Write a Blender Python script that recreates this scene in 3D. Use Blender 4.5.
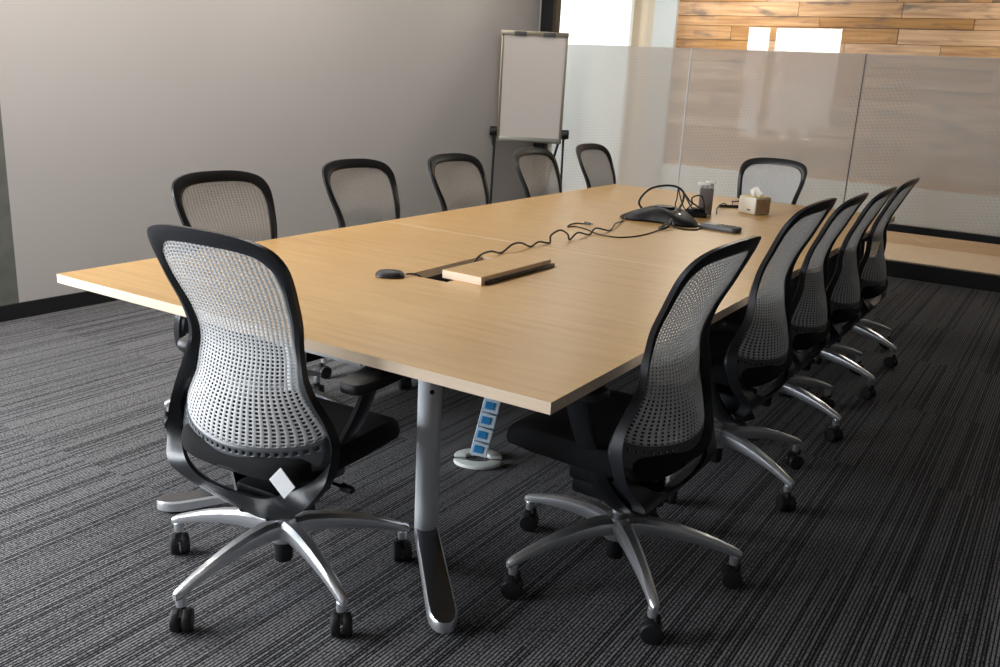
import bpy, bmesh, math, random
from mathutils import Vector, Matrix
random.seed(7)
for o in list(bpy.data.objects): bpy.data.objects.remove(o)
S = bpy.context.scene
PI = math.pi
def R(a): return math.radians(a)

# ---------------------------------------------------------------- camera
CAM_X = Vector((0.84155205, 0.53778369, 0.05078232))
CAM_U = Vector((-0.18841028, 0.20412174, 0.96064347))
CAM_F = Vector((-0.50625262, 0.8179994, -0.27310305))
cd = bpy.data.cameras.new('camera'); cam = bpy.data.objects.new('camera', cd); S.collection.objects.link(cam)
cd.sensor_width = 36; cd.lens = 912.85/1000*36; cd.clip_start = .05
m = Matrix((( CAM_X.x, CAM_U.x, -CAM_F.x, 0), (CAM_X.y, CAM_U.y, -CAM_F.y, 0), (CAM_X.z, CAM_U.z, -CAM_F.z, 1.45), (0,0,0,1)))
cam.matrix_world = m
S.camera = cam
# ---------------------------------------------------------------- light and exposure
S.view_settings.view_transform = 'Standard'; S.view_settings.look = 'None'
S.view_settings.exposure = 1.0; S.view_settings.gamma = 1.0; S.view_settings.use_curve_mapping = False
w = bpy.data.worlds.new('world'); S.world = w; w.use_nodes = True
w.node_tree.nodes['Background'].inputs[0].default_value = (.62, .74, .9, 1)
w.node_tree.nodes['Background'].inputs[1].default_value = 1.0
def area(name, loc, direction, sx, sy, power, col):
    l = bpy.data.lights.new(name, 'AREA'); l.shape = 'RECTANGLE'; l.size = sx; l.size_y = sy; l.energy = power; l.color = col
    o = bpy.data.objects.new(name, l); S.collection.objects.link(o); o.location = loc
    o.rotation_euler = Vector(direction).to_track_quat('-Z', 'Y').to_euler()
    return o
area('daylight_near_window', (-6.15, -2.12, 1.55), (0, 1, 0), 4.0, 2.1, 300, (.90, .95, 1))
area('daylight_side_window', (-8.62, .55, 1.55), (1, 0, 0), 4.3, 2.1, 400, (.90, .95, 1))
area('corridor_daylight', (-6.4, 9.0, 1.6), (1, .15, 0), 1.5, 2.4, 28, (.86, .94, 1))

# ---------------------------------------------------------------- materials
def lin(c): return tuple((v/12.92 if v <= .04045 else ((v+.055)/1.055)**2.4) for v in c)
MATS = {}
def mat(name, col=(.5,.5,.5), rough=.5, metal=0, spec=.5, emit=None, coat=0, bump=0, bscale=200, var=0, vscale=5):
    m = bpy.data.materials.new(name); m.use_nodes = True; nt = m.node_tree; b = nt.nodes['Principled BSDF']
    b.inputs['Base Color'].default_value = (*col, 1); b.inputs['Roughness'].default_value = rough
    b.inputs['Metallic'].default_value = metal; b.inputs['Specular IOR Level'].default_value = spec
    b.inputs['Coat Weight'].default_value = coat
    if emit: b.inputs['Emission Color'].default_value = (*emit[0], 1); b.inputs['Emission Strength'].default_value = emit[1]
    tc = nt.nodes.new('ShaderNodeTexCoord')
    n = nt.nodes.new('ShaderNodeTexNoise'); n.inputs['Scale'].default_value = bscale; nt.links.new(tc.outputs['Object'], n.inputs['Vector'])
    if bump:
        bp = nt.nodes.new('ShaderNodeBump'); bp.inputs['Strength'].default_value = bump; bp.inputs['Distance'].default_value = .002
        nt.links.new(n.outputs['Fac'], bp.inputs['Height']); nt.links.new(bp.outputs[0], b.inputs['Normal'])
    v = nt.nodes.new('ShaderNodeTexNoise'); v.inputs['Scale'].default_value = vscale; nt.links.new(tc.outputs['Object'], v.inputs['Vector'])
    mx = nt.nodes.new('ShaderNodeMix'); mx.data_type = 'RGBA'
    mx.inputs[6].default_value = (*[c*(1-var) for c in col], 1); mx.inputs[7].default_value = (*[min(1, c*(1+var)) for c in col], 1)
    nt.links.new(v.outputs['Fac'], mx.inputs[0]); nt.links.new(mx.outputs[2], b.inputs['Base Color'])
    MATS[name] = m; return m
def nd(nt, t, **kw):
    n = nt.nodes.new(t)
    for k, v in kw.items(): setattr(n, k, v)
    return n
def mth(nt, op, a, b=None, c=None):
    n = nt.nodes.new('ShaderNodeMath'); n.operation = op
    for i, x in enumerate((a, b, c)):
        if x is None: continue
        if isinstance(x, (int, float)): n.inputs[i].default_value = x
        else: nt.links.new(x, n.inputs[i])
    return n.outputs[0]
def ramp(nt, fac, stops):
    r = nt.nodes.new('ShaderNodeValToRGB'); nt.links.new(fac, r.inputs[0]); e = r.color_ramp.elements
    while len(e) < len(stops): e.new(.5)
    for i, (p, c) in enumerate(stops): e[i].position = p; e[i].color = (*c, 1)
    return r.outputs[0]

black = mat('black_plastic', (.009,.0095,.011), .48, bump=.25, bscale=900)
blackg = mat('black_gloss', (.010,.011,.013), .22)
frame_m = mat('frame_plastic', (.014,.015,.018), .33, bump=.1, bscale=700)
fabric = mat('black_fabric', (.008,.008,.009), .9, spec=.25, bump=.5, bscale=1200)
rubber = mat('rubber', (.012,.012,.013), .5)
plate_m = mat('plate_plastic', (.075,.08,.088), .36)
mesh_m = mat('mesh_plastic', (.68,.685,.69), .5, var=.03)
_nt = mesh_m.node_tree; _tr = _nt.nodes.new('ShaderNodeBsdfTranslucent'); _tr.inputs[0].default_value = (.80,.79,.77,1)
_mx = _nt.nodes.new('ShaderNodeMixShader'); _mx.inputs[0].default_value = .28
_nt.links.new(_nt.nodes['Principled BSDF'].outputs[0], _mx.inputs[1]); _nt.links.new(_tr.outputs[0], _mx.inputs[2]); _nt.links.new(_mx.outputs[0], _nt.nodes['Material Output'].inputs[0])
alu = mat('polished_aluminium', (.86,.88,.91), .32, metal=.86, var=.03)
alu_dark = mat('dark_polished_metal', (.22,.225,.24), .2, metal=.9)
silver = mat('silver_paint', (.80,.83,.86), .35, metal=0)
wpaint = mat('white_metal_paint', (.80,.82,.84), .4)
white_pl = mat('white_plastic', (.78,.80,.76), .4)
blue_pl = mat('blue_plastic', (.03,.25,.55), .35, var=.5, vscale=60)
clear_pl = mat('milky_plastic', (.62,.74,.84), .2, var=.15, vscale=40)
grayd = mat('gray_plastic', (.07,.068,.072), .45)
paper = mat('paper', (.66,.60,.565), .85, var=.03, vscale=2)
tissue_w = mat('tissue_white', (.9,.88,.84), .9)
boxw = mat('box_white', (.85,.82,.72), .6)
boxy = mat('box_yellow', (.75,.55,.14), .6)
label_m = mat('label_paper', (.8,.8,.82), .6)
brassy = mat('easel_metal', (.36,.32,.24), .35, metal=.6)
base_m = mat('baseboard_vinyl', (.010,.011,.012), .45)
rail_m = mat('black_steel', (.008,.009,.010), .4)
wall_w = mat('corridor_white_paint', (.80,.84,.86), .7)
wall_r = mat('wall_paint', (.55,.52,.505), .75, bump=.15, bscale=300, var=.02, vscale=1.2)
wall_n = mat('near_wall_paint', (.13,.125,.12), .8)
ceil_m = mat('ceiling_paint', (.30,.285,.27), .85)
beige_w = mat('beige_wall_paint', (.55,.44,.33), .7)
gray_w = mat('gray_wall_paint', (.42,.43,.44), .7)
cfloor = mat('corridor_floor', (.40,.29,.20), .5, var=.06, vscale=3)
cable_m = mat('cable_rubber', (.015,.013,.012), .45)

def conc():
    m = mat('concrete', (.15,.16,.14), .85, bump=.6, bscale=60, var=.35, vscale=9); return m
concrete = conc()

def carpet():
    m = bpy.data.materials.new('ribbed_carpet'); m.use_nodes = True; nt = m.node_tree; b = nt.nodes['Principled BSDF']
    tc = nd(nt, 'ShaderNodeTexCoord'); sp = nd(nt, 'ShaderNodeSeparateXYZ'); nt.links.new(tc.outputs['Object'], sp.inputs[0])
    X, Y = sp.outputs[0], sp.outputs[1]
    ty = mth(nt, 'FLOOR', mth(nt, 'DIVIDE', Y, .92)); tx = mth(nt, 'FLOOR', mth(nt, 'DIVIDE', X, .5))
    wn = nd(nt, 'ShaderNodeTexWhiteNoise', noise_dimensions='2D'); cb = nd(nt, 'ShaderNodeCombineXYZ')
    nt.links.new(tx, cb.inputs[0]); nt.links.new(ty, cb.inputs[1]); nt.links.new(cb.outputs[0], wn.inputs['Vector'])
    rib = mth(nt, 'DIVIDE', X, .0108)
    fr = mth(nt, 'FRACT', rib)
    idx = mth(nt, 'ADD', mth(nt, 'FLOOR', rib), mth(nt, 'MULTIPLY', mth(nt, 'FLOOR', mth(nt, 'MULTIPLY', wn.outputs['Value'], 9)), 131.0))
    w2 = nd(nt, 'ShaderNodeTexWhiteNoise', noise_dimensions='1D'); nt.links.new(idx, w2.inputs['W'])
    gw = mth(nt, 'ADD', .10, mth(nt, 'MULTIPLY', mth(nt, 'LESS_THAN', w2.outputs['Value'], .20), .15))   # some grooves are wide and dark
    edge = mth(nt, 'SUBTRACT', .5, mth(nt, 'ABSOLUTE', mth(nt, 'SUBTRACT', fr, .5)))
    prof = mth(nt, 'MINIMUM', mth(nt, 'MAXIMUM', mth(nt, 'DIVIDE', mth(nt, 'SUBTRACT', edge, gw), .16), 0.0), 1.0)
    dark = 1.0
    mp = nd(nt, 'ShaderNodeMapping'); mp.inputs['Scale'].default_value = (1/.0108, 75, 1); nt.links.new(tc.outputs['Object'], mp.inputs[0])
    no = nd(nt, 'ShaderNodeTexNoise'); no.inputs['Scale'].default_value = 1.6; no.inputs['Detail'].default_value = 3; nt.links.new(mp.outputs[0], no.inputs['Vector'])
    sk = ramp(nt, no.outputs['Fac'], [(.36, (.0,.0,.0)), (.66, (1,1,1))])
    val = mth(nt, 'MULTIPLY', mth(nt, 'MULTIPLY', prof, dark), mth(nt, 'ADD', mth(nt, 'MULTIPLY', w2.outputs['Value'], .35), mth(nt, 'ADD', mth(nt, 'MULTIPLY', sk, .95), .12)))
    c = ramp(nt, val, [(0, (.004,.004,.005)), (.3, (.042,.041,.044)), (1, (.26,.255,.265))])
    nt.links.new(c, b.inputs['Base Color']); b.inputs['Roughness'].default_value = .9; b.inputs['Specular IOR Level'].default_value = .15; b.inputs['Sheen Weight'].default_value = .12; b.inputs['Sheen Roughness'].default_value = .4
    bp = nd(nt, 'ShaderNodeBump'); bp.inputs['Strength'].default_value = .6; bp.inputs['Distance'].default_value = .003
    nt.links.new(mth(nt, 'MULTIPLY', prof, dark), bp.inputs['Height']); nt.links.new(bp.outputs[0], b.inputs['Normal'])
    return m
carpet_m = carpet()

def wood(name, c0, c1, c2, scale=(2.2, 26, 26), rough=.32, spec=.5, dist=2.0, coat=0, seed=0, knots=0):
    m = bpy.data.materials.new(name); m.use_nodes = True; nt = m.node_tree; b = nt.nodes['Principled BSDF']
    tc = nd(nt, 'ShaderNodeTexCoord'); mp = nd(nt, 'ShaderNodeMapping'); mp.inputs['Scale'].default_value = scale; mp.inputs['Location'].default_value = (seed, seed*2, 0)
    oi = nd(nt, 'ShaderNodeObjectInfo')
    cx = nd(nt, 'ShaderNodeCombineXYZ')
    if knots:
        r = mth(nt, 'MULTIPLY', oi.outputs['Random'], 37.0); nt.links.new(r, cx.inputs[0]); nt.links.new(r, cx.inputs[2])
    va = nd(nt, 'ShaderNodeVectorMath', operation='ADD'); nt.links.new(tc.outputs['Object'], va.inputs[0]); nt.links.new(cx.outputs[0], va.inputs[1])
    nt.links.new(va.outputs[0], mp.inputs[0])
    n = nd(nt, 'ShaderNodeTexNoise'); n.inputs['Scale'].default_value = 1; n.inputs['Detail'].default_value = 6; n.inputs['Distortion'].default_value = dist*.2
    nt.links.new(mp.outputs[0], n.inputs['Vector'])
    c = ramp(nt, n.outputs['Fac'], [(.28, c0), (.5, c1), (.72, c2)])
    if knots:
        mk = nd(nt, 'ShaderNodeMapping'); mk.inputs['Scale'].default_value = (2.2, 1, 7.5); nt.links.new(va.outputs[0], mk.inputs[0])
        k = nd(nt, 'ShaderNodeTexNoise'); k.inputs['Scale'].default_value = 1.1; k.inputs['Detail'].default_value = 3; nt.links.new(mk.outputs[0], k.inputs['Vector'])
        kf = ramp(nt, k.outputs['Fac'], [(.55, (0,0,0)), (.66, (1,1,1))])
        mx = nd(nt, 'ShaderNodeMix', data_type='RGBA'); nt.links.new(mth(nt, 'MULTIPLY', kf, .75), mx.inputs[0]); nt.links.new(c, mx.inputs[6]); mx.inputs[7].default_value = (.09,.065,.06,1)
        hv = nd(nt, 'ShaderNodeHueSaturation'); nt.links.new(mx.outputs[2], hv.inputs['Color'])
        nt.links.new(mth(nt, 'ADD', mth(nt, 'MULTIPLY', oi.outputs['Random'], .5), .75), hv.inputs['Value'])
        nt.links.new(mth(nt, 'SUBTRACT', 1.15, mth(nt, 'MULTIPLY', oi.outputs['Random'], .4)), hv.inputs['Saturation'])
        c = hv.outputs['Color']
    nt.links.new(c, b.inputs['Base Color']); b.inputs['Roughness'].default_value = rough; b.inputs['Specular IOR Level'].default_value = spec; b.inputs['Coat Weight'].default_value = coat
    return m
maple = wood('maple_laminate', (.57,.335,.125), (.63,.385,.15), (.67,.42,.175), scale=(3, 30, 30), rough=.34, spec=.4)
maple_edge = wood('maple_edge', (.72,.56,.40), (.77,.61,.45), (.80,.65,.49), scale=(2, 60, 60), rough=.4)
panel_wood = wood('pale_wood_panel', (.55,.38,.25), (.60,.42,.28), (.65,.46,.31), scale=(1.5, 20, 20), rough=.45)
plank_m = wood('reclaimed_planks', (.27,.13,.055), (.43,.225,.095), (.57,.335,.16), scale=(1.6, 20, 30), rough=.6, knots=1)

orange_m = wood('orange_skirting_wood', (.42,.19,.06), (.55,.27,.09), (.62,.33,.12), scale=(1.6, 20, 30), rough=.6)
def glass():
    m = bpy.data.materials.new('clear_glass'); m.use_nodes = True; nt = m.node_tree; nt.nodes.clear()
    out = nd(nt, 'ShaderNodeOutputMaterial'); t = nd(nt, 'ShaderNodeBsdfTransparent'); t.inputs[0].default_value = (.95,.97,.96,1)
    g = nd(nt, 'ShaderNodeBsdfGlossy'); g.inputs['Roughness'].default_value = .01
    f = nd(nt, 'ShaderNodeFresnel'); f.inputs[0].default_value = 1.5; mx = nd(nt, 'ShaderNodeMixShader')
    nt.links.new(f.outputs[0], mx.inputs[0])
    nt.links.new(t.outputs[0], mx.inputs[1]); nt.links.new(g.outputs[0], mx.inputs[2]); nt.links.new(mx.outputs[0], out.inputs[0]); return m
glass_m = glass()
def frost():
    m = bpy.data.materials.new('frosted_film'); m.use_nodes = True; nt = m.node_tree; nt.nodes.clear()
    out = nd(nt, 'ShaderNodeOutputMaterial'); t = nd(nt, 'ShaderNodeBsdfTransparent')
    d = nd(nt, 'ShaderNodeBsdfDiffuse'); d.inputs[0].default_value = (.80,.79,.76,1)
    tr = nd(nt, 'ShaderNodeBsdfTranslucent'); tr.inputs[0].default_value = (.92,.91,.88,1)
    ma = nd(nt, 'ShaderNodeMixShader'); ma.inputs[0].default_value = .5; nt.links.new(d.outputs[0], ma.inputs[1]); nt.links.new(tr.outputs[0], ma.inputs[2])
    tc = nd(nt, 'ShaderNodeTexCoord'); sp = nd(nt, 'ShaderNodeSeparateXYZ'); nt.links.new(tc.outputs['Object'], sp.inputs[0])
    # diagonal rows of printed dots that thicken and thin over the pane
    u = mth(nt, 'ADD', sp.outputs[0], mth(nt, 'MULTIPLY', sp.outputs[2], .55)); v = mth(nt, 'SUBTRACT', sp.outputs[2], mth(nt, 'MULTIPLY', sp.outputs[0], .1))
    a = mth(nt, 'SINE', mth(nt, 'MULTIPLY', u, 2*PI/.034)); b = mth(nt, 'SINE', mth(nt, 'MULTIPLY', v, 2*PI/.026))
    dots = mth(nt, 'GREATER_THAN', mth(nt, 'MULTIPLY', mth(nt, 'ADD', a, 1), mth(nt, 'ADD', b, 1)), 1.7)
    n = nd(nt, 'ShaderNodeTexNoise'); n.inputs['Scale'].default_value = 1.3; n.inputs['Detail'].default_value = 1; nt.links.new(tc.outputs['Object'], n.inputs['Vector'])
    k = mth(nt, 'SUBTRACT', mth(nt, 'ADD', n.outputs['Fac'], mth(nt, 'MULTIPLY', mth(nt, 'SUBTRACT', 1.15, sp.outputs[2]), .15)), .46)
    k = mth(nt, 'MULTIPLY', mth(nt, 'MINIMUM', mth(nt, 'MAXIMUM', mth(nt, 'MULTIPLY', k, 6), 0), 1), dots)
    fac = mth(nt, 'SUBTRACT', .78, mth(nt, 'MULTIPLY', k, .12))
    mx = nd(nt, 'ShaderNodeMixShader'); nt.links.new(fac, mx.inputs[0]); nt.links.new(t.outputs[0], mx.inputs[1]); nt.links.new(ma.outputs[0], mx.inputs[2])
    nt.links.new(mx.outputs[0], out.inputs[0]); return m
frost_m = frost()

# ---------------------------------------------------------------- mesh helpers
class MB:
    def __init__(s): s.v = []; s.f = []
    def add(s, vs, fs):
        n = len(s.v); s.v += [tuple(v) for v in vs]; s.f += [tuple(i+n for i in f) for f in fs]; return s
    def box(s, x0, x1, y0, y1, z0, z1):
        return s.add([(x0,y0,z0),(x1,y0,z0),(x1,y1,z0),(x0,y1,z0),(x0,y0,z1),(x1,y0,z1),(x1,y1,z1),(x0,y1,z1)],
                     [(0,3,2,1),(4,5,6,7),(0,1,5,4),(1,2,6,5),(2,3,7,6),(3,0,4,7)])
    def sweep(s, path, secs, closed=False):
        """secs: list of point rings (one per path entry, already in world space)"""
        k = len(secs[0]); vs = [p for r in secs for p in r]; fs = []
        n = len(secs)
        for i in range(n if closed else n-1):
            a, b = i*k, ((i+1) % n)*k
            for j in range(k): fs.append((a+j, a+(j+1) % k, b+(j+1) % k, b+j))
        if not closed: fs += [tuple(range(k-1, -1, -1)), tuple(range((n-1)*k, n*k))]
        return s.add(vs, fs)
    def tube(s, pts, r, n=8):
        pts = [Vector(p) for p in pts]; secs = []; up = Vector((0,0,1)); prev = None
        for i, p in enumerate(pts):
            t = (pts[min(i+1, len(pts)-1)] - pts[max(i-1, 0)]).normalized()
            if prev is None:
                a = t.cross(up) if abs(t.z) < .95 else t.cross(Vector((1,0,0)))
            else: a = prev - t*prev.dot(t)
            a.normalize(); prev = a; b = t.cross(a); rr = r[i] if isinstance(r, (list, tuple)) else r
            secs.append([p + a*rr*math.cos(q) + b*rr*math.sin(q) for q in [2*PI*j/n for j in range(n)]])
        return s.sweep(pts, secs)
    def lathe(s, prof, n=16, c=(0,0), axis='z'):
        secs = []
        for r, z in prof:
            secs.append([(c[0]+r*math.cos(2*PI*j/n), c[1]+r*math.sin(2*PI*j/n), z) for j in range(n)])
        return s.sweep(None, secs)
    def prism(s, poly, z0, z1):
        n = len(poly); vs = [(x, y, z0) for x, y in poly] + [(x, y, z1) for x, y in poly]
        fs = [tuple(range(n-1, -1, -1)), tuple(range(n, 2*n))] + [(i, (i+1) % n, n+(i+1) % n, n+i) for i in range(n)]
        return s.add(vs, fs)
    def xf(s, M): s.v = [tuple(M @ Vector(v)) for v in s.v]; return s
    def mesh(s, name, m, smooth=True, bevel=0, segs=2, angle=35):
        me = bpy.data.meshes.new(name); me.from_pydata(s.v, [], s.f)
        bm = bmesh.new(); bm.from_mesh(me); bmesh.ops.recalc_face_normals(bm, faces=bm.faces)
        if bevel:
            es = [e for e in bm.edges if len(e.link_faces) == 2 and e.calc_face_angle(0) > R(angle)]
            bmesh.ops.bevel(bm, geom=es, offset=bevel, segments=segs, affect='EDGES', profile=.5, clamp_overlap=True)
        if smooth:
            for f in bm.faces: f.smooth = True
            for e in bm.edges:
                if len(e.link_faces) == 2 and e.calc_face_angle(0) > R(38): e.smooth = False
        bm.to_mesh(me); bm.free(); me.materials.append(m); return me
def link(name, me, parent=None, loc=(0,0,0), rz=0):
    o = bpy.data.objects.new(name, me); S.collection.objects.link(o); o.location = loc; o.rotation_euler = (0,0,rz)
    if parent: o.parent = parent
    return o
def tag(o, label, cat, group=None):
    o['label'] = label; o['category'] = cat
    if group: o['group'] = group
    return o
def empty(name, loc, rz, label, cat, group=None):
    o = bpy.data.objects.new(name, None); S.collection.objects.link(o); o.location = loc; o.rotation_euler = (0,0,rz); o.empty_display_size = .1
    return tag(o, label, cat, group)
def struct(name, mb, m, parent=None, **kw):
    o = link(name, mb.mesh(name, m, **kw), parent)
    if not parent: o['kind'] = 'structure'
    return o
def crom(pts, k):
    """Catmull-Rom through points"""
    out = []; n = len(pts)
    P = [Vector(p) for p in pts]
    for i in range(n-1):
        a, b, c, d = P[max(i-1, 0)], P[i], P[i+1], P[min(i+2, n-1)]
        for j in range(k):
            t = j/k
            out.append(.5*((2*b) + (c-a)*t + (2*a-5*b+4*c-d)*t*t + (3*b-a-3*c+d)*t**3))
    out.append(P[-1]); return out
def interp(tab, x):
    if x <= tab[0][0]: return tab[0][1]
    for (a, u), (b, v) in zip(tab, tab[1:]):
        if x <= b:
            i = tab.index((a, u)); p = tab[max(i-1, 0)]; n = tab[min(i+2, len(tab)-1)]; h = b-a; t = (x-a)/h
            m0 = (v-p[1])/(b-p[0]); m1 = (n[1]-u)/(n[0]-a)
            return (2*t**3-3*t*t+1)*u + (t**3-2*t*t+t)*h*m0 + (3*t*t-2*t**3)*v + (t**3-t*t)*h*m1
    return tab[-1][1]

# ---------------------------------------------------------------- the room
GY = 8.055; CEIL = 3.0
struct('floor', MB().box(-8.6, 3.3, -2.1, GY+.03, -.12, 0), carpet_m, smooth=False)
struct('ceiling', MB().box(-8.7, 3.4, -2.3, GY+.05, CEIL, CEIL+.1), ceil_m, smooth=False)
struct('wall_left', MB().prism([(-5.05, 2.76), (-4.87, 2.76), (-4.69, GY-.05), (-5.05, GY-.05)], 0, CEIL), wall_r, smooth=False)
struct('trim_1', MB().box(-5.10, -4.87, 1.3, 2.76, 0, CEIL), concrete, smooth=False)['label'] = 'exposed grey concrete column at the near end of the left wall'
struct('trim_2', MB().box(-5.05, -4.68, GY-.06, GY+.10, 0, CEIL), wall_r, smooth=False)['label'] = 'short grey wall return beside the black corner post'
struct('baseboard_left', MB().prism([(-4.88, 1.3), (-4.856, 1.3), (-4.856, 2.76), (-4.676, GY-.051), (-4.70, GY-.051), (-4.88, 2.76)], 0, .088), base_m, smooth=False)
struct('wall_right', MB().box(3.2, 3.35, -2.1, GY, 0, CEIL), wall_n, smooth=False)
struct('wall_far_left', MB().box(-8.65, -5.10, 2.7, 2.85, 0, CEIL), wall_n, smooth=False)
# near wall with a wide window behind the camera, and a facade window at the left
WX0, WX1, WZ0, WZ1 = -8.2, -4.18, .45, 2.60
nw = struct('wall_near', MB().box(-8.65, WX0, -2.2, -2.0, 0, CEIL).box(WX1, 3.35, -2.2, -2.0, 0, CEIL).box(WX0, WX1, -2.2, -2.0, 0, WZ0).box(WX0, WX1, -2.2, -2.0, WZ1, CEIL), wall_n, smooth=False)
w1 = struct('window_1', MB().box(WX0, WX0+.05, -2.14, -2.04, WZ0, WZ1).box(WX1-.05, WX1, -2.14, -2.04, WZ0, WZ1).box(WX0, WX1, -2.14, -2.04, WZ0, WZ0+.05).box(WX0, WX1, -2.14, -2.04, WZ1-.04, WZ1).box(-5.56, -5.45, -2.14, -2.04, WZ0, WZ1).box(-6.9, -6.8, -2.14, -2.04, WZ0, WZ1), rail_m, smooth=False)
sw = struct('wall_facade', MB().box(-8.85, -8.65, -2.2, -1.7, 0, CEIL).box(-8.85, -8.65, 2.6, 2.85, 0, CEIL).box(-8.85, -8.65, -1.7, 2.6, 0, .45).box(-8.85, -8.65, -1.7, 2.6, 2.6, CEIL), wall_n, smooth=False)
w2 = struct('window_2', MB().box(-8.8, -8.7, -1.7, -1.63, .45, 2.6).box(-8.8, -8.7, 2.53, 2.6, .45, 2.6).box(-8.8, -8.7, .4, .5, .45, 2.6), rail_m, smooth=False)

# glazed wall at the far end
struct('trim_3', MB().box(-4.68, -4.55, GY-.05, GY+.10, 0, CEIL), rail_m, smooth=False)['label'] = 'black corner post of the glass wall'
struct('baseboard_far', MB().box(-4.55, 3.2, GY-.02, GY+.06, 0, .128), base_m, smooth=False)
struct('window_4', MB().box(-3.151, 3.2, GY+.025, GY+.033, .126, .374), glass_m, smooth=False)
struct('trim_5', MB().box(-3.151, 3.2, GY-.02, GY+.06, .372, .43), rail_m, smooth=False)['label'] = 'black rail under the frosted glass'
wf = struct('window_3', MB().box(-4.55, 3.2, GY-.01, GY+.05, CEIL-.06, CEIL), rail_m, smooth=False)
for x0, x1 in ((-4.55, -3.15), (-3.142, -1.664), (-1.66, 0.0), (.006, 1.6), (1.606, 3.2)):
    g = struct('glass_pane', MB().box(x0, x1, GY+.010, GY+.011, .43 if x0 > -4 else .128, CEIL-.06), glass_m, wf, smooth=False)
    f = struct('frosted_film', MB().add([(x0, GY+.004, .43 if x0 > -4 else .128), (x1, GY+.004, .43 if x0 > -4 else .128), (x1, GY+.004, 1.757), (x0, GY+.004, 1.757)], [(0,1,2,3)]), frost_m, wf, smooth=False)
struct('glazing_joint', MB().box(-3.151, -3.141, GY-.002, GY+.020, .43, 1.757), wpaint, wf, smooth=False)['label'] = 'pale vertical joint between glass panes'
struct('glazing_joint', MB().box(-1.665, -1.659, GY-.002, GY+.020, .43, 1.757), grayd, wf, smooth=False)['label'] = 'dark vertical joint between glass panes'

# corridor behind the glass
CY = 10.0
struct('corridor_floor', MB().box(-9, 3.5, GY+.03, 10.4, -.12, 0), cfloor, smooth=False)
struct('corridor_ceiling', MB().box(-9, 3.5, GY+.1, 10.4, CEIL, CEIL+.1), wall_w, smooth=False)
struct('corridor_wall_white', MB().box(-7.5, -4.66, CY-.02, CY+.2, 0, CEIL), wall_w, smooth=False)
struct('corridor_wall_beige', MB().box(-4.66, -4.36, CY+.05, CY+.2, 0, CEIL), beige_w, smooth=False)
struct('corridor_pillar', MB().box(-4.36, -4.10, CY-.06, CY+.2, 0, CEIL), gray_w, smooth=False)
struct('corridor_wall_low', MB().box(-4.10, 3.5, CY-.03, CY+.2, 0, .56), wall_w, smooth=False)
struct('baseboard_corridor', MB().box(-4.10, 3.5, CY-.045, CY-.03, 0, .12), panel_wood, smooth=False)
bw = struct('corridor_plank_wall', MB().box(-4.10, 3.5, CY+.02, CY+.2, .56, CEIL), rail_m, smooth=False)
for x in range(-4, 2, 1):
    me = MB().box(-.497, .497, 0, .03, 0, .052).mesh('plank', orange_m, bevel=.002, segs=1)
    link('plank', me, bw, (x+.42, CY-.005, .562))
rows = []; z = .618
pi = 0
while z < 2.95:
    h = random.choice((.10, .12, .145, .12)); x = -4.10 - random.random()*.6
    while x < 1.2:
        L = random.uniform(.8, 1.7); a = max(x, -4.10); b_ = min(x+L, 1.4)
        if b_ - a > .05:
            yy = CY + .02 - random.uniform(.018, .03)
            me = MB().box(-(b_-a)/2, (b_-a)/2, 0, .03, 0, h-.004).mesh('plank', plank_m, bevel=.002, segs=1)
            o = link('plank', me, bw, ((a+b_)/2, yy, z))
            pi += 1
        x += L + .004
    z += h
struct('corridor_wall_end', MB().box(-9, -8.9, GY, 10.4, 0, CEIL), wall_w, smooth=False)
struct('corridor_wall_right', MB().box(3.4, 3.5, GY, 10.4, 0, CEIL), wall_w, smooth=False)
# unseen fill lights added to brighten the corridor behind the glass
for i, x in enumerate((-6.0, -3.2, -.4)):
    o = empty('fill_light', (x, 9.1, 2.94), 0, 'flat white fill light added in the corridor, %s beyond the glass wall' % ('leftmost', 'middle', 'rightmost')[i], 'added fill light', 'added corridor fill lights')
    link('housing', MB().box(-.32, .32, -.17, .17, .02, .06).mesh('housing', wpaint, bevel=.004), o)
    em = MATS.get('fill_diffuser') or mat('fill_diffuser', (.9,.88,.82), .5, emit=((1,.93,.82), 3))
    link('diffuser', MB().box(-.29, .29, -.14, .14, .0, .02).mesh('diffuser', em, smooth=False), o)
    area('corridor_fill', (x, 9.1, 2.92), (0, 0, -1), .56, .26, (27, 27, 15)[i], (1, .93, .82))

# unseen fill lights added to lift the left wall, tabletop and floor
for i, (x, y) in enumerate([(-3.75, y) for y in (.6, 2.6, 4.6, 6.6)]):
    o = empty('fill_light', (x, y, 2.955), 0, 'slim white fill light added over the left side of the room, %s from the glass wall' % ('fourth', 'third', 'second', 'nearest')[i], 'added fill light', 'added fill lights of the meeting room')
    link('housing', MB().box(-.10, .10, -.66, .66, .012, .045).mesh('housing', wpaint, bevel=.004), o)
    link('diffuser', MB().box(-.08, .08, -.63, .63, .0, .012).mesh('diffuser', em, smooth=False), o)
    area('room_fill', (x, y, 2.93), (0, 0, -1), .16, 1.26, (21, 19, 12, 5)[i], (1, .955, .90))

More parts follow.
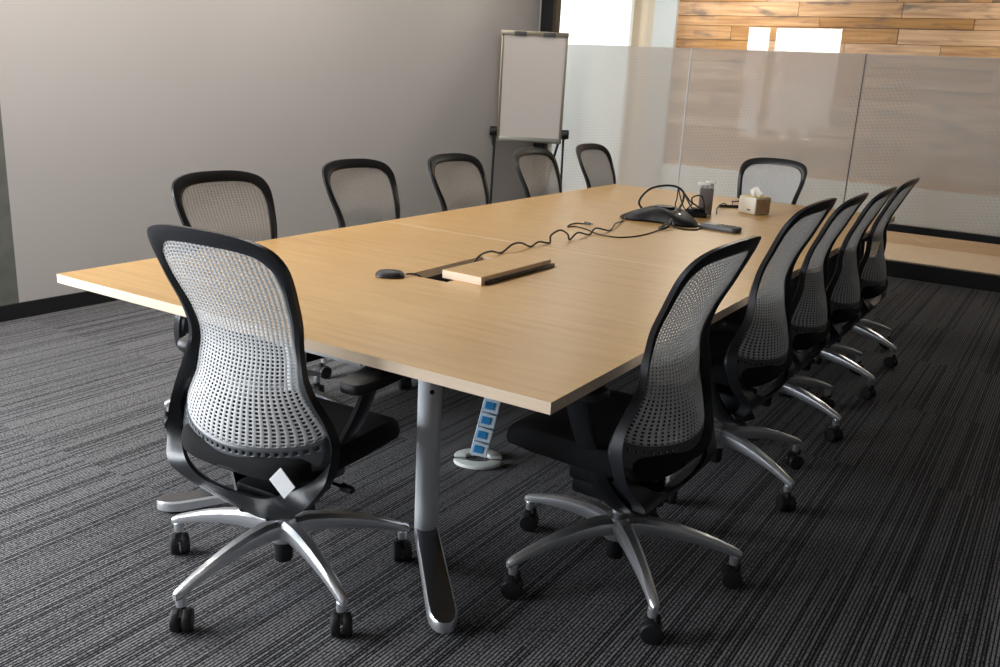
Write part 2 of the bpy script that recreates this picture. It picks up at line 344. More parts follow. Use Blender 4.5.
# ---------------------------------------------------------------- the table
TX0, TX1, TY0, TY1, SEAM = -2.822, -.927, 1.735, 6.02, 3.432
TZ, TT = .735, .030
tb = empty('conference_table', ((TX0+TX1)/2, (TY0+TY1)/2, 0), 0, 'long rectangular maple conference table on silver legs, the only table', 'table')
OX, OY = tb.location.x, tb.location.y
HX0, HX1, HY0, HY1 = -1.998, -1.822, 2.570, 3.055       # cable hatch opening
def tslab(parts, name, label=None):
    mb = MB()
    for p in parts: mb.box(p[0]-OX, p[1]-OX, p[2]-OY, p[3]-OY, TZ-TT, TZ)
    bm = bmesh.new(); me0 = mb.mesh(name, maple, smooth=False); bm.from_mesh(me0)
    bmesh.ops.remove_doubles(bm, verts=bm.verts, dist=1e-5)
    bm.faces.ensure_lookup_table()
    seen = {}
    for f in bm.faces: seen.setdefault(tuple(sorted(v.index for v in f.verts)), []).append(f)
    kill = [f for l in seen.values() if len(l) > 1 for f in l]
    bmesh.ops.delete(bm, geom=kill, context='FACES')
    bm.to_mesh(me0); bm.free(); me0.materials.append(maple_edge)
    for p in me0.polygons:
        if abs(p.normal.z) < .5: p.material_index = 1
    o = link(name, me0, tb); return o
xs = [TX0, HX0, HX1, TX1]; ys = [TY0, HY0, HY1, SEAM-.0035]
cells = [(xs[i], xs[i+1], ys[j], ys[j+1]) for i in range(3) for j in range(3) if not (i == 1 and j == 1)]
tslab(cells, 'tabletop_panel')
tslab([(TX0, TX1, SEAM+.0035, TY1)], 'tabletop_panel')
link('seam_strip', MB().box(TX0-OX, TX1-OX, SEAM-.0035-OY, SEAM+.0035-OY, TZ-TT, TZ-.0003).mesh('seam_strip', maple_edge, smooth=False), tb)
# cable trough below the hatch
t = MB(); a, b_, c, d = HX0-OX, HX1-OX, HY0-OY, HY1-OY
t.box(a-.006, a, c, d, TZ-.10, TZ-TT).box(b_, b_+.006, c, d, TZ-.10, TZ-TT).box(a, b_, c-.006, c, TZ-.10, TZ-TT).box(a, b_, d, d+.006, TZ-.10, TZ-TT).box(a, b_, c, d, TZ-.106, TZ-.10)
link('cable_trough', t.mesh('cable_trough', black, smooth=False), tb)
t = MB()
for k in range(3): t.box(a+.05, a+.12, c+.08+k*.12, c+.16+k*.12, TZ-.1, TZ-.055)
link('socket_block', t.mesh('socket_block', white_pl, bevel=.004), tb)
# under-frame rails
t = MB(); zz0, zz1 = TZ-TT-.05, TZ-TT
for yy in (TY0+.30, TY1-.35): t.box(TX0+.22-OX, TX1-.22-OX, yy-OY, yy+.05-OY, zz0, zz1)
for xx in (-2.26, -1.54): t.box(xx-OX, xx+.05-OX, TY0+.28-OY, TY1-.28-OY, zz0, zz1)
t.prism([(-1.55-OX, 1.80-OY), (-1.58-OX, 1.87-OY), (-1.98-OX, 1.85-OY), (-1.96-OX, 1.80-OY)], .668, .705)
link('under_frame', t.mesh('under_frame', wpaint, bevel=.003), tb)
def table_leg(x, y, ang):
    lg = link('leg', MB().lathe([(.0, .60), (.030, .60), (.036, .604), (.036, .625), (.034, .64), (.034, .705)][::-1] and [(.036, .085), (.036, .705)], 28).mesh('leg', silver), tb, (x-OX, y-OY, 0))
    link('bolt', MB().lathe([(.0, -.0), (.007, 0), (.007, .003), (0, .003)], 12).xf(Matrix.Translation((.0255, -.0255, .545)) @ Matrix.Rotation(R(45), 4, 'Z') @ Matrix.Rotation(R(90), 4, 'X')).mesh('bolt', black), lg)
    # foot: a flat tapered blade sloping down from the column to a rounded tip
    L = .455; secs = []
    prof = [(-.036, .030, .095, .0), (.0, .036, .098, .0), (.10, .037, .084, .0), (.25, .039, .064, .0), (.37, .040, .048, .0), (.40, .039, .046, .0), (.425, .033, .045, .0), (.443, .022, .044, .0), (.450, .010, .044, .0)]
    for s, hw, zt, zb in prof:
        zb = zt-.030 if s < .36 else .013
        secs.append([(s, -hw, zb), (s, hw, zb), (s, hw, zt-.006), (s, hw*.86, zt), (s, -hw*.86, zt), (s, -hw, zt-.006)])
    ft = MB().sweep(None, secs).mesh('foot', alu)
    ft.materials.append(alu_dark)
    for p in ft.polygons:
        if p.normal.z > .9: p.material_index = 1
    f = link('foot', ft, tb, (x-OX, y-OY, 0), ang)
    link('glide', MB().lathe([(0, 0), (.028, 0), (.031, .006), (.030, .014), (0, .014)], 18, (.395, 0)).mesh('glide', rubber), f)
table_leg(-1.514, 2.070, R(-46)); table_leg(-2.055, 2.06, R(-136))
table_leg(-1.52, 5.75, R(45)); table_leg(-2.20, 5.75, R(135))
# white gusset brackets under the top
t = MB()
t.prism([(-1.16-OX, 1.86-OY), (-1.03-OX, 1.86-OY), (-1.16-OX, 1.99-OY)], TZ-TT-.035, TZ-TT-.002)
link('corner_bracket', t.mesh('corner_bracket', wpaint, bevel=.002), tb)

# ---------------------------------------------------------------- the chairs
YT = [(.22, -.085), (.30, -.165), (.36, -.225), (.42, -.250), (.50, -.258), (.58, -.238), (.66, -.200), (.74, -.170), (.82, -.176), (.90, -.208), (.98, -.243), (1.06, -.285)]
KT = [(.24, .3), (.36, .7), (.42, 1.2), (.58, 1.5), (.70, 1.0), (.85, .55), (1.05, .45)]
def ysurf(x, z): return interp(YT, z) + interp(KT, z)*x*x
DT = [(.30, .012), (.38, .030), (.48, .052), (.60, .046), (.70, .028), (.80, .014), (.95, .004)]     # the mesh sits forward of the frame's rear edge
def ymesh(x, z): return ysurf(x, z) + interp(DT, z)
OUT = [(0,1.062),(.085,1.060),(.155,1.050),(.202,1.030),(.224,.992),(.225,.94),(.217,.88),(.205,.82),(.195,.76),(.204,.70),(.230,.64),(.264,.585),(.288,.53),(.292,.475),(.281,.42),(.250,.368),(.198,.325),(.135,.284),(.055,.242),(0,.230)]
INN = [(0,1.020),(.08,1.018),(.142,1.010),(.172,.994),(.192,.965),(.195,.92),(.187,.87),(.175,.81),(.170,.76),(.177,.70),(.190,.64),(.224,.59),(.260,.54),(.274,.49),(.248,.435),(.210,.402),(.158,.374),(.105,.354),(.05,.352),(0,.348)]
def full(half):
    h = [(p.x, p.y) for p in crom([(a, b, 0) for a, b in half], 3)]
    return h + [(-x, z) for x, z in h[-2:0:-1]]
def back_frame_mesh():
    secs = []
    for (xo, zo), (xi, zi) in zip(full(OUT), full(INN)):
        yo, yi = ysurf(xo, zo), ymesh(xi, zi)
        d = interp([(.25, .034), (.45, .034), (.6, .024), (.75, .014), (1.05, .010)], zo)
        secs.append([(xo, yo-.004, zo), (xo*1.0, yo+d, zo), (xo*.97, yo+d+.002, zo-.003*(1 if zo > .7 else -1)), (xi+(xo-xi)*.3, (yi*.7+(yo+d)*.3)+.010, zi+(zo-zi)*.3), (xi, yi+.006, zi), (xi, yi-.006, zi), (xi+(xo-xi)*.5, (yo+yi)/2-.011, zi+(zo-zi)*.5)])
    return MB().sweep(None, secs, closed=True).mesh('back_frame', frame_m)
WIN = sorted([(z, x) for x, z in INN[4:14]])
def wgrid(z): return interp(WIN, z) + .006
def ztop(s): return 1.024 - .010*s*s - .036*abs(s)**7
def zbot(s): return .492 + .030*s*s + .030*abs(s)**8
def perforated(NC, NR, zfun, hx, hz, holes=lambda i, j: True, wf=wgrid, off=0):
    mb = MB(); vid = {}
    def P(s, q):
        key = (round(s, 5), round(q, 5))
        if key not in vid:
            zb, zt = zfun(s); z = zb + (zt-zb)*q; x = s*wf(z)
            vid[key] = len(mb.v); mb.v.append((x, ymesh(x, z)+off, z))
        return vid[key]
    for i in range(NC):
        for j in range(NR):
            s0, s1 = -1+2*i/NC, -1+2*(i+1)/NC; q0, q1 = j/NR, (j+1)/NR
            A = [P(s0, q0), P(s1, q0), P(s1, q1), P(s0, q1)]
            if holes(i, j):
                ms, mq = (s0+s1)/2, (q0+q1)/2; lo = (1 if mq < .42 else 0); ds, dq = (s1-s0)/2*hx[lo], (q1-q0)/2*hz[lo]
                B = [P(ms-ds, mq-dq), P(ms+ds, mq-dq), P(ms+ds, mq+dq), P(ms-ds, mq+dq)]
                for k in range(4): mb.f.append((A[k], A[(k+1) % 4], B[(k+1) % 4], B[k]))
            else: mb.f.append(tuple(A))
    return mb
def solidify(me, t):
    bm = bmesh.new(); bm.from_mesh(me); g = bmesh.ops.solidify(bm, geom=bm.faces[:], thickness=t)
    bm.to_mesh(me); bm.free(); return me
mesh_me = solidify(perforated(26, 52, lambda s: (zbot(s), ztop(s)), (.44, .50), (.54, .58)).mesh('back_mesh', mesh_m), .0014)
def zplate(s): return (.418 + .035*s*s, zbot(s)+.004)
plate_me = solidify(perforated(24, 5, zplate, (.42, .42), (.62, .62), holes=lambda i, j: j == 3 and 1 <= i <= 22, wf=lambda z: interp([(.38, .225), (.42, .245), (.45, .262), (.50, .270), (.55, .254)], z), off=-.001).mesh('lumbar_plate', plate_m), .006)
frame_me = back_frame_mesh()
def seat_mesh():
    mb = MB(); n = 40; secs = []
    def ring(sc, z, dz=0):
        r = []
        for k in range(n):
            a = 2*PI*k/n; c, s_ = math.cos(a), math.sin(a)
            x = .252*sc*math.copysign(abs(c)**.5, c); y = .268*sc*math.copysign(abs(s_)**.5, s_)
            zz = z + .028 + dz*(-(max(0, y-.08)/.17)**2*.035 + (abs(x)/.25)**2*.010)
            r.append((x*(1-.10*(y+.25)*.6), y+.055, zz))
        return r
    for sc, z, dz in ((.70, .365, .3), (.90, .372, .5), (.985, .388, .8), (1.0, .408, 1), (.985, .430, 1), (.94, .443, 1), (.80, .449, 1), (.5, .446, .9), (.2, .444, .9)): secs.append(ring(sc, z, dz))
    return mb.sweep(None, secs).mesh('seat', fabric)
seat_me = seat_mesh()
def arm_mesh(sx):
    # flat strap from under the seat out, up and forward to the pad
    path = crom([(sx*.030, -.090, .240), (sx*.085, -.055, .262), (sx*.160, -.020, .355), (sx*.228, -.004, .482), (sx*.272, .006, .575), (sx*.298, .014, .655)], 5)
    secs = []
    for i, p in enumerate(path):
        t = (path[min(i+1, len(path)-1)]-path[max(i-1, 0)]).normalized()
        wd = Vector((0, 1, -.1)); wd = (wd - t*wd.dot(t)).normalized(); nn = t.cross(wd)
        hw = .036 - .008*i/len(path); ht = .009
        secs.append([p+wd*hw+nn*ht*.6, p+wd*hw*.8+nn*ht, p-wd*hw*.8+nn*ht, p-wd*hw+nn*ht*.6, p-wd*hw-nn*ht*.6, p-wd*hw*.8-nn*ht, p+wd*hw*.8-nn*ht, p+wd*hw-nn*ht*.6])
    return MB().sweep(None, secs).mesh('arm', frame_m)
arm_me = {s: arm_mesh(s) for s in (-1, 1)}
def pad_mesh(sx):
    n = 28; secs = []
    for sc, z in ((.86, .652), (.97, .656), (1, .664), (1, .674), (.95, .682), (.80, .686), (.4, .687)):
        r = []
        for k in range(n):
            a = 2*PI*k/n; c, s_ = math.cos(a), math.sin(a)
            x = .048*sc*math.copysign(abs(c)**.55, c); y = .125*sc*math.copysign(abs(s_)**.45, s_)
            r.append((sx*.293 + x*(1+.12*y/.12), .045+y, z + .004*(y/.12)))
        secs.append(r)
    return MB().sweep(None, secs).mesh('armrest_pad', black)
pad_me = {s: pad_mesh(s) for s in (-1, 1)}
mech_me = MB().box(-.075, .075, -.11, .13, .245, .325).box(-.15, .15, -.02, .10, .325, .400).box(-.035, .035, -.10, -.04, .232, .285).mesh('tilt_mechanism', black, bevel=.012)
knob_me = MB().tube([(.15, .02, .335), (.205, .02, .332)], [.005, .005], 8).tube([(.2, .02, .332), (.235, .02, .330)], [.013, .011], 10).mesh('lever', black)
cyl_me = MB().lathe([(0, .055), (.024, .055), (.027, .06), (.027, .12), (0, .12)], 20).mesh('cylinder', black)
rod_me = MB().lathe([(.0, .19), (.017, .19), (.017, .25), (0, .25)], 16).mesh('gas_spring', alu)
hub_me = MB().lathe([(0, .118), (.034, .118), (.040, .124), (.042, .15), (.042, .182), (.036, .192), (.022, .196), (0, .196)], 28).mesh('base_hub', alu)
def spoke_mesh():
    secs = []
    for r, zc, hw, h in [(.022, .165, .036, .058), (.07, .170, .033, .056), (.13, .167, .029, .050), (.19, .158, .0255, .043), (.25, .144, .022, .036), (.30, .129, .0195, .031), (.335, .116, .018, .028), (.350, .110, .0155, .025), (.358, .106, .009, .020)]:
        hw *= .84; h *= .92
        r *= 1.045
        secs.append([(r, -hw*.72, zc-h/2), (r, hw*.72, zc-h/2), (r, hw, zc-h*.1), (r, hw*.92, zc+h*.28), (r, hw*.45, zc+h/2), (r, -hw*.45, zc+h/2), (r, -hw*.92, zc+h*.28), (r, -hw, zc-h*.1)])
    mb = MB().sweep(None, secs); mb.lathe([(0, .074), (.013, .074), (.014, .08), (.014, .10), (0, .104)], 14, (.354, 0))
    return mb.mesh('base_spoke', alu)
spoke_me = spoke_mesh()
def caster_mesh():
    mb = MB(); r = .0315
    for sy in (-1, 1):
        pr = [(0, .004), (r*.93, .004), (r, .008), (r, .022), (r*.9, .027), (r*.55, .029), (0, .029)]
        m_ = MB().lathe([(a, b) for a, b in pr], 22); m_.v = [(-x, sy*z, y) for x, y, z in m_.v]
        mb.add([(x, y, z+r) for x, y, z in m_.v], m_.f)
    mb.lathe([(0, .044), (.009, .044), (.009, .078), (0, .078)], 12, (.014, 0))
    # hood between the wheels
    h = MB(); secs = []
    for k in range(9):
        a = PI*.02 + PI*.75*k/8; secs.append([(math.cos(a)*rr, s_*.0045, r+math.sin(a)*rr) for rr, s_ in ((.012, -1), (.012, 1), (.030, 1), (.030, -1))])
    mb.sweep(None, secs)
    return mb.mesh('caster', rubber)
caster_me = caster_mesh()
GR = 'mesh-back swivel chairs around the conference table'
def chair(x, y, yaw, spoke0, label, dz=0, roll=None):
    c = empty('office_chair', (x, y, 0), yaw, label, 'chair', GR)
    up = (0, 0, dz)
    fr = link('back_frame', frame_me, c, up); link('back_mesh', mesh_me, fr)
    link('lumbar_plate', plate_me, c, up)
    link('seat', seat_me, c, up)
    for s in (-1, 1):
        a = link('arm', arm_me[s], c, (0, 0, min(dz, 0))); link('armrest_pad', pad_me[s], a)
    mc = link('tilt_mechanism', mech_me, c, up); link('lever', knob_me, mc)
    link('gas_spring', rod_me, c, up)
    hb = link('base_hub', hub_me, c); link('cylinder', cyl_me, c)
    for k in range(5):
        a = R(spoke0 + 72*k)
        s = link('base_spoke', spoke_me, c, (0,0,0), a - yaw)
        link('caster', caster_me, s, (.354, 0, 0), random.uniform(-.5, .5) if roll is None else R(roll) - a + random.uniform(-.25, .25))
    return c
c1 = chair(-1.762, 1.712, R(3), -164, 'white mesh swivel chair at the near end of the table, back to the camera', roll=135)
tg = MB().box(-.024, .024, -.0015, .0015, -.032, .032).mesh('label_tag', label_m, bevel=.001, segs=1)
o = link('label_tag', tg, c1, (.205, -.222, .437)); o.rotation_euler = (R(-15), R(-50), R(18)); o['label'] = 'white paper label tag'
chair(-.990, 2.331, R(87), 24, 'nearest mesh swivel chair on the right long side of the table, at the front corner', dz=.010, roll=25)
chair(-1.0, 3.24, R(88), -24.6, 'second mesh swivel chair from the front on the right long side', dz=.035)
chair(-1.035, 4.01, R(90), -18, 'third mesh swivel chair from the front on the right long side', dz=-.012)
chair(-1.035, 4.70, R(90), -17, 'fourth mesh swivel chair from the front on the right long side', dz=-.035)
chair(-1.035, 5.385, R(89.5), 50, 'farthest mesh swivel chair on the right long side, next to the glass wall', dz=-.035)
LL = ['mesh swivel chair nearest on the left long side, seen just behind the foreground chair', 'second mesh swivel chair from the front on the left long side', 'middle mesh swivel chair on the left long side, just left of the flip chart', 'mesh swivel chair on the left long side directly in front of the flip chart', 'farthest mesh swivel chair on the left long side, before the white corridor wall']
for (x, y, yaw, sp), l in zip(((-2.728, 2.528, -97.5, 20), (-2.791, 3.438, -97.5, 35), (-2.735, 4.20, -95.4, 10), (-2.73, 5.07, -93.8, 50), (-2.725, 5.88, -92.6, 0)), LL):
    chair(x, y, R(yaw), sp, l, dz=-.052)
chair(-1.78, 6.07, R(181), 60, 'mesh swivel chair alone at the far end of the table, facing the camera', dz=-.068)

# ---------------------------------------------------------------- things on the table
# hatch lid lying beside the opening
ld = empty('hatch_lid', (-1.784, 2.850, TZ), R(-1.5), 'maple hatch lid lifted off and lying beside the cable opening', 'lid')
lb = link('lid_board', MB().box(-.086, .086, -.236, .236, .0, .030).mesh('lid_board', maple, bevel=.001, segs=1), ld); lb.data.materials.append(maple_edge)
for p in lb.data.polygons:
    if abs(p.normal.z) < .5: p.material_index = 1
link('hinge_strip', MB().box(.086, .097, -.215, .250, .0, .013).mesh('hinge_strip', blackg, bevel=.002), ld)
# satellite microphone
mic = empty('table_microphone', (-2.022, 2.50, TZ), R(35), 'small black puck microphone beside the open cable hatch', 'microphone')
secs = []
for sc, z in ((.86, 0), (1, .004), (.98, .010), (.80, .018), (.5, .022), (.15, .023)):
    secs.append([(.052*sc*math.copysign(abs(math.cos(2*PI*k/24))**.7, math.cos(2*PI*k/24)), .045*sc*math.copysign(abs(math.sin(2*PI*k/24))**.7, math.sin(2*PI*k/24)), z) for k in range(24)])
link('shell', MB().sweep(None, secs).mesh('shell', black), mic)
link('mute_button', MB().lathe([(0, .022), (.008, .022), (.007, .0245), (0, .0245)], 14).mesh('mute_button', grayd), mic)
# conference phone: three-legged speaker
phone_m = mat('phone_plastic', (.005,.005,.006), .5, spec=.3)
ph = empty('conference_phone', (-1.865, 4.63, TZ), R(0), 'black three-winged conference speakerphone in the middle of the table', 'phone')
def star(sc, z, n=72, rot=R(212)):
    r = []
    for k in range(n):
        a = 2*PI*k/n; rr = (.140 + .100*(.5+.5*math.cos(3*(a-rot)))**1.5)*sc
        q = (.5+.5*math.cos(3*(a-rot)))**1.5
        r.append((rr*math.cos(a), rr*math.sin(a), z*(1-.55*q*sc)))
    return r
link('shell', MB().sweep(None, [star(.9, .004), star(1, .014), star(.97, .032), star(.85, .054), star(.65, .068), star(.45, .075), star(.2, .077)]).mesh('shell', phone_m), ph)
link('speaker_grille', MB().lathe([(0, .072), (.055, .072), (.052, .079), (0, .081)], 28).mesh('speaker_grille', blackg), ph)
link('keypad', MB().box(-.03, .03, -.028, .028, 0, .004).xf(Matrix.Translation((.085, -.075, .046)) @ Matrix.Rotation(R(14), 4, 'X')).mesh('keypad', blackg, bevel=.001), ph)
link('display', MB().box(-.03, .03, -.018, .018, 0, .012).xf(Matrix.Translation((-.01, .125, .040)) @ Matrix.Rotation(R(-15), 4, 'X')).mesh('display', grayd, bevel=.002), ph)
# second small black unit behind it
b2 = empty('power_adapter', (-1.80, 4.93, TZ), R(25), 'glossy black adapter block behind the conference phone', 'adapter')
link('housing', MB().box(-.06, .06, -.05, .05, 0, .035).box(-.03, .05, -.035, .035, .03, .05).mesh('housing', blackg, bevel=.01), b2)
# remote
rm = empty('remote_control', (-1.525, 4.56, TZ), R(-8), 'dark grey remote control lying right of the conference phone', 'remote control')
link('body', MB().prism([(-.105, -.028), (-.095, -.038), (.09, -.045), (.105, -.03), (.105, .03), (.09, .045), (-.095, .038), (-.105, .028)], 0, .027).mesh('body', grayd, bevel=.006), rm)
link('display', MB().box(-.080, -.02, -.026, .026, .0265, .0285).mesh('display', mat('lcd_gray', (.22,.21,.18), .3), smooth=False), rm)
for i in range(4):
    for j in range(3): link('button', MB().box(-.004, .004, -.005, .005, 0, .003).mesh('button', blackg, bevel=.001, segs=1), rm, (.0+i*.022, -.022+j*.022, .0265))
# grey upright holder with white items
hd = empty('remote_holder', (-1.80, 5.07, TZ), R(28), 'grey upright holder stuffed with white items beside the tissue box', 'holder')
link('case', MB().box(-.038, .038, -.016, .016, 0, .148).mesh('case', mat('taupe_plastic', (.17,.15,.15), .4), bevel=.004), hd)
link('clip', MB().box(-.036, -.016, -.012, .012, .148, .165).box(-.008, .012, -.012, .012, .148, .170).box(.018, .036, -.012, .012, .148, .173).mesh('clip', mat('clip_silver', (.5,.5,.52), .3, metal=.5), bevel=.002), hd)
link('paper_wad', MB().box(-.055, .02, -.014, .0, .163, .182).box(-.01, .045, -.006, .012, .171, .190).mesh('paper_wad', tissue_w, bevel=.006), hd)
tag(link('whiteboard_marker', MB().tube([(-.065, 0, 0), (.035, 0, 0)], .009, 12).tube([(.035, 0, 0), (.065, 0, 0)], .0095, 12).mesh('whiteboard_marker', blackg), None, (-1.79, 5.47, TZ+.010), R(40)), 'black marker pen lying behind the grey holder', 'marker')
# tissue box
tx = empty('tissue_box', (-1.605, 5.365, TZ), R(-25), 'white and yellow tissue box on the far half of the table', 'tissue box')
link('carton', MB().box(-.065, .065, -.065, .065, .002, .100).mesh('carton', boxw, bevel=.006), tx)
link('printed_top', MB().box(-.060, .060, -.060, .060, .0995, .1010).mesh('printed_top', boxy, smooth=False), tx)
link('side_print', MB().box(.0645, .0657, -.057, .057, .010, .090).mesh('side_print', mat('print_tan', (.50,.38,.24), .6, var=.5, vscale=25), smooth=False), tx)
link('logo_print', MB().box(.005, .030, -.0657, -.0648, .022, .030).mesh('logo_print', grayd, smooth=False), tx)
tmb = MB(); secs = []
for k, (s_, z) in enumerate(((.032, .100), (.040, .115), (.034, .129), (.018, .145), (.004, .153))):
    secs.append([(s_*(1+.35*math.sin(3*a+k))*math.cos(a), s_*.6*(1+.3*math.cos(4*a-k))*math.sin(a), z+.005*math.sin(5*a+k)) for a in [2*PI*j/20 for j in range(20)]])
link('tissue', tmb.sweep(None, secs).mesh('tissue', tissue_w), tx)

# cables
def cable(name, pts, r, label, k=6):
    me = MB().tube(crom(pts, k), r, 8).mesh(name, cable_m)
    return tag(link(name, me), label, 'cable')
z0 = TZ + .004
cable('cable', [(-1.915, 2.8, 0.66), (-1.918, 2.85, 0.715), (-1.925, 2.886, 0.739), (-1.937, 2.953, 0.763), (-1.955, 3.056, 0.762), (-1.974, 3.167, 0.739), (-1.97, 3.242, 0.764), (-1.967, 3.309, 0.763), (-1.963, 3.386, 0.739), (-1.958, 3.447, 0.752), (-1.95, 3.529, 0.739), (-1.949, 3.536, 0.771), (-1.939, 3.599, 0.789), (-1.93, 3.656, 0.766), (-1.927, 3.677, 0.739), (-1.927, 3.752, 0.762), (-1.926, 3.868, 0.739), (-1.922, 3.928, 0.764), (-1.913, 4.062, 0.739), (-1.954, 4.211, 0.752), (-2.0, 4.383, 0.739), (-2.02, 4.47, 0.75)], .0042, 'thin black wavy cable running from the hatch to the conference phone')
cable('patch_lead', [(-2.098, 4.15, 0.739), (-2.137, 4.137, 0.738), (-2.137, 4.065, 0.738), (-2.111, 3.999, 0.738), (-2.091, 4.036, 0.738), (-2.02, 4.012, 0.738), (-1.922, 3.932, 0.738), (-1.846, 3.908, 0.738), (-1.791, 3.923, 0.738), (-1.751, 4.005, 0.738), (-1.739, 4.119, 0.738), (-1.742, 4.218, 0.738), (-1.75, 4.35, 0.745), (-1.78, 4.45, 0.76)], .0034, 'thin black lead with a plug end lying left of the phone')
tag(link('jack_plug', MB().tube([(0, 0, 0), (.035, 0, 0)], [.007, .006], 10).tube([(.035, 0, 0), (.05, 0, 0)], .0025, 8).mesh('jack_plug', blackg), None, (-2.098, 4.15, TZ+.008), R(0)), 'small black plug at the end of the thin lead', 'plug')
tk = [(-2.01, 4.67, .775), (-2.035, 4.667, .807), (-2.02, 4.677, .852), (-1.981, 4.701, .892), (-1.917, 4.74, .91), (-1.865, 4.772, .905), (-1.83, 4.79, .875), (-1.812, 4.74, .83), (-1.80, 4.66, .80), (-1.775, 4.55, .78), (-1.765, 4.44, .755), (-1.765, 4.34, z0+.004), (-1.745, 4.30, z0+.003), (-1.725, 4.34, z0+.012), (-1.745, 4.44, .775)]
cable('cable', tk, .0062, 'thick black cable looping up in a ring above the conference phone')
cable('cable', [(-1.79, 4.85, .78), (-1.867, 4.89, .863), (-1.834, 4.91, .82), (-1.798, 4.932, .794), (-1.772, 4.944, .775), (-1.76, 5.0, z0+.01), (-1.80, 4.93, .76), (-1.835, 4.909, .775), (-1.85, 4.90, .748)], .0045, 'black cable kinked in a tangle beside the grey holder')
cable('cable', [(-1.85, 4.86, .75), (-1.900, 4.867, .788), (-1.897, 4.871, .833), (-1.895, 4.871, .889), (-1.885, 4.87, .86), (-1.86, 4.87, .80), (-1.83, 4.88, .76)], .0035, 'thin black cable rising upright behind the ring of thick cable')
cable('cable', [(-1.865, 4.90, .748), (-1.848, 4.901, .77), (-1.823, 4.917, .804), (-1.826, 4.915, .837), (-1.80, 4.93, .853), (-1.785, 4.96, .846), (-1.79, 5.02, .80), (-1.80, 5.06, .76)], .004, 'black cable arching up against the grey holder')
cable('cable', [(-1.77, 4.47, z0+.02), (-1.69, 4.60, z0+.004), (-1.63, 4.555, z0), (-1.615, 4.45, z0), (-1.66, 4.41, z0), (-1.72, 4.42, z0+.004), (-1.75, 4.47, z0+.02)], .0042, 'black cable in a flat loop between the phone and the remote control')
cable('cable', [(-1.745, 5.12, z0), (-1.79, 5.25, z0+.012), (-1.81, 5.36, z0+.022), (-1.82, 5.46, z0+.02), (-1.79, 5.50, z0), (-1.82, 5.62, z0+.02), (-1.86, 5.74, z0+.004), (-1.84, 5.86, z0)], .0035, 'thin black cable running from the grey holder past the tissue box')
# hatch innards
cable('cable', [(-1.96, 2.66, TZ-.09), (-1.94, 2.78, TZ-.05), (-1.95, 2.86, TZ-.02), (-1.93, 2.93, TZ-.03), (-1.90, 3.0, TZ-.09)], .011, 'thick black cord lying inside the open cable hatch')
cable('cable', [(-1.985, 2.545, z0+.003), (-1.972, 2.575, z0+.001), (-1.955, 2.60, TZ-.01), (-1.94, 2.66, TZ-.07)], .003, 'thin black cable from the puck microphone into the hatch')

# ---------------------------------------------------------------- cable riser under the table
cr = empty('cable_riser', (-1.775, 2.755, 0), R(32), 'milky white and blue cable riser with a split crescent foot under the table', 'cable riser')
N = 11
for i in range(N):
    z1 = .030 + i*.060; lean = .20*i*.060
    seg = MB().box(-.032, .032, -.022, -.015, 0, .056).box(-.032, .032, .015, .022, 0, .056).box(-.032, -.026, -.022, .022, 0, .056).box(.026, .032, -.022, .022, 0, .056)
    sg = link('riser_link', seg.mesh('riser_link', clear_pl, bevel=.002, segs=1), cr, (lean, 0, z1)); sg.rotation_euler = (0, R(11), 0)
    link('blue_insert', MB().box(-.024, .012, -.0245, -.021, .014, .044).mesh('blue_insert', blue_pl, bevel=.001, segs=1), sg)
for s in (-1, 1):
    pl = []
    for k in range(13):
        a = PI*k/12; pl.append((.095*math.cos(a), .072*math.sin(a)+.018))
    for k in range(7):
        a = PI*(6-k)/6; pl.append((.045*math.cos(a)*1, .018+.020*math.sin(a)))
    pl = [(x, s*y) for x, y in pl]
    link('foot', MB().prism(pl, .002, .018).mesh('foot', white_pl, bevel=.005), cr)

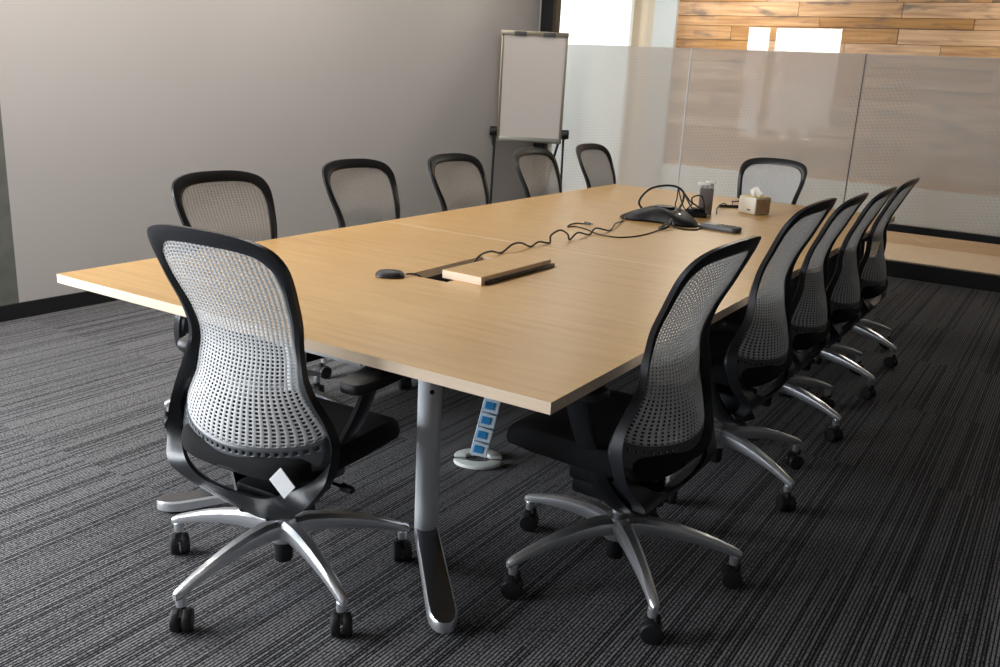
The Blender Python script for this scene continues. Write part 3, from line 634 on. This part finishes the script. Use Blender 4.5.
# ---------------------------------------------------------------- flip chart easel
EC = Vector((-4.405, 7.447, 0)); EA = R(31.5)
ez = empty('flip_chart_easel', EC, EA, 'black tripod flip chart easel with a metal framed board in the far left corner', 'easel')
BZ0, BZ1, BH = .860, 1.808, .300
back = .02
bd = link('board', MB().box(-BH+.012, BH-.012, .0, .012, BZ0+.01, BZ1-.01).mesh('board', wpaint, bevel=.002), ez)
t = MB().box(-BH, -BH+.022, -.012, .018, BZ0, BZ1).box(BH-.022, BH, -.012, .018, BZ0, BZ1).box(-BH, BH, -.012, .018, BZ0-.008, BZ0+.016)
link('board_frame', t.mesh('board_frame', brassy, bevel=.003), ez)
link('clamp_bar', MB().box(-BH-.004, BH+.004, -.030, .020, BZ1-.012, BZ1+.026).mesh('clamp_bar', brassy, bevel=.004), ez)
for s in (-.13, .13): link('clamp_plate', MB().box(s-.055, s+.055, -.036, -.028, BZ1-.018, BZ1+.020).mesh('clamp_plate', grayd, bevel=.002), ez)
link('pen_tray', MB().box(-BH+.02, BH-.02, -.062, -.010, BZ0+.008, BZ0+.016).box(-BH+.02, BH-.02, -.066, -.060, BZ0+.008, BZ0+.042).mesh('pen_tray', mat('tray_metal', (.42,.42,.36), .4, metal=.4), bevel=.002), ez)
tag(link('marker_pen', MB().tube([(-.07, 0, 0), (.07, 0, 0)], .008, 10).mesh('marker_pen', blackg), None, (EC.x+math.cos(EA)*(-.02)+math.sin(EA)*.036, EC.y+math.sin(EA)*(-.02)-math.cos(EA)*.036, BZ0+.025), EA), 'dark marker pen lying in the tray of the flip chart', 'marker')
for s in (-1, 1):
    h = link('hinge_knob', MB().tube([(s*(BH+.002), .012, .940), (s*(BH+.065), .012, .940)], .042, 18).box(min(s*(BH-.005), s*(BH+.042)), max(s*(BH-.005), s*(BH+.042)), -.008, .03, .895, .965).mesh('hinge_knob', black, bevel=.004), ez)
    h['label'] = 'black round hinge knob'
    # front leg straight down, rear leg slanting away
    link('leg', MB().tube([(s*(BH+.018), .01, .93), (s*(BH+.030), -.04, .01)], .011, 10).mesh('leg', black), ez)
link('leg', MB().tube([(-BH-.018, .02, .93), (-BH-.20, .26, .01)], .012, 10).mesh('leg', black), ez)
link('leg', MB().tube([(BH-.010, .02, .93), (BH-.20, .36, .01)], .012, 10).mesh('leg', black), ez)
pd = link('paper_pad', MB().box(-BH+.024, BH-.026, -.016, -.001, BZ0+.020, BZ1-.012).mesh('paper_pad', paper, bevel=.001, segs=1), None, EC, EA)
tag(pd, 'blank paper pad clipped on the flip chart', 'paper pad')
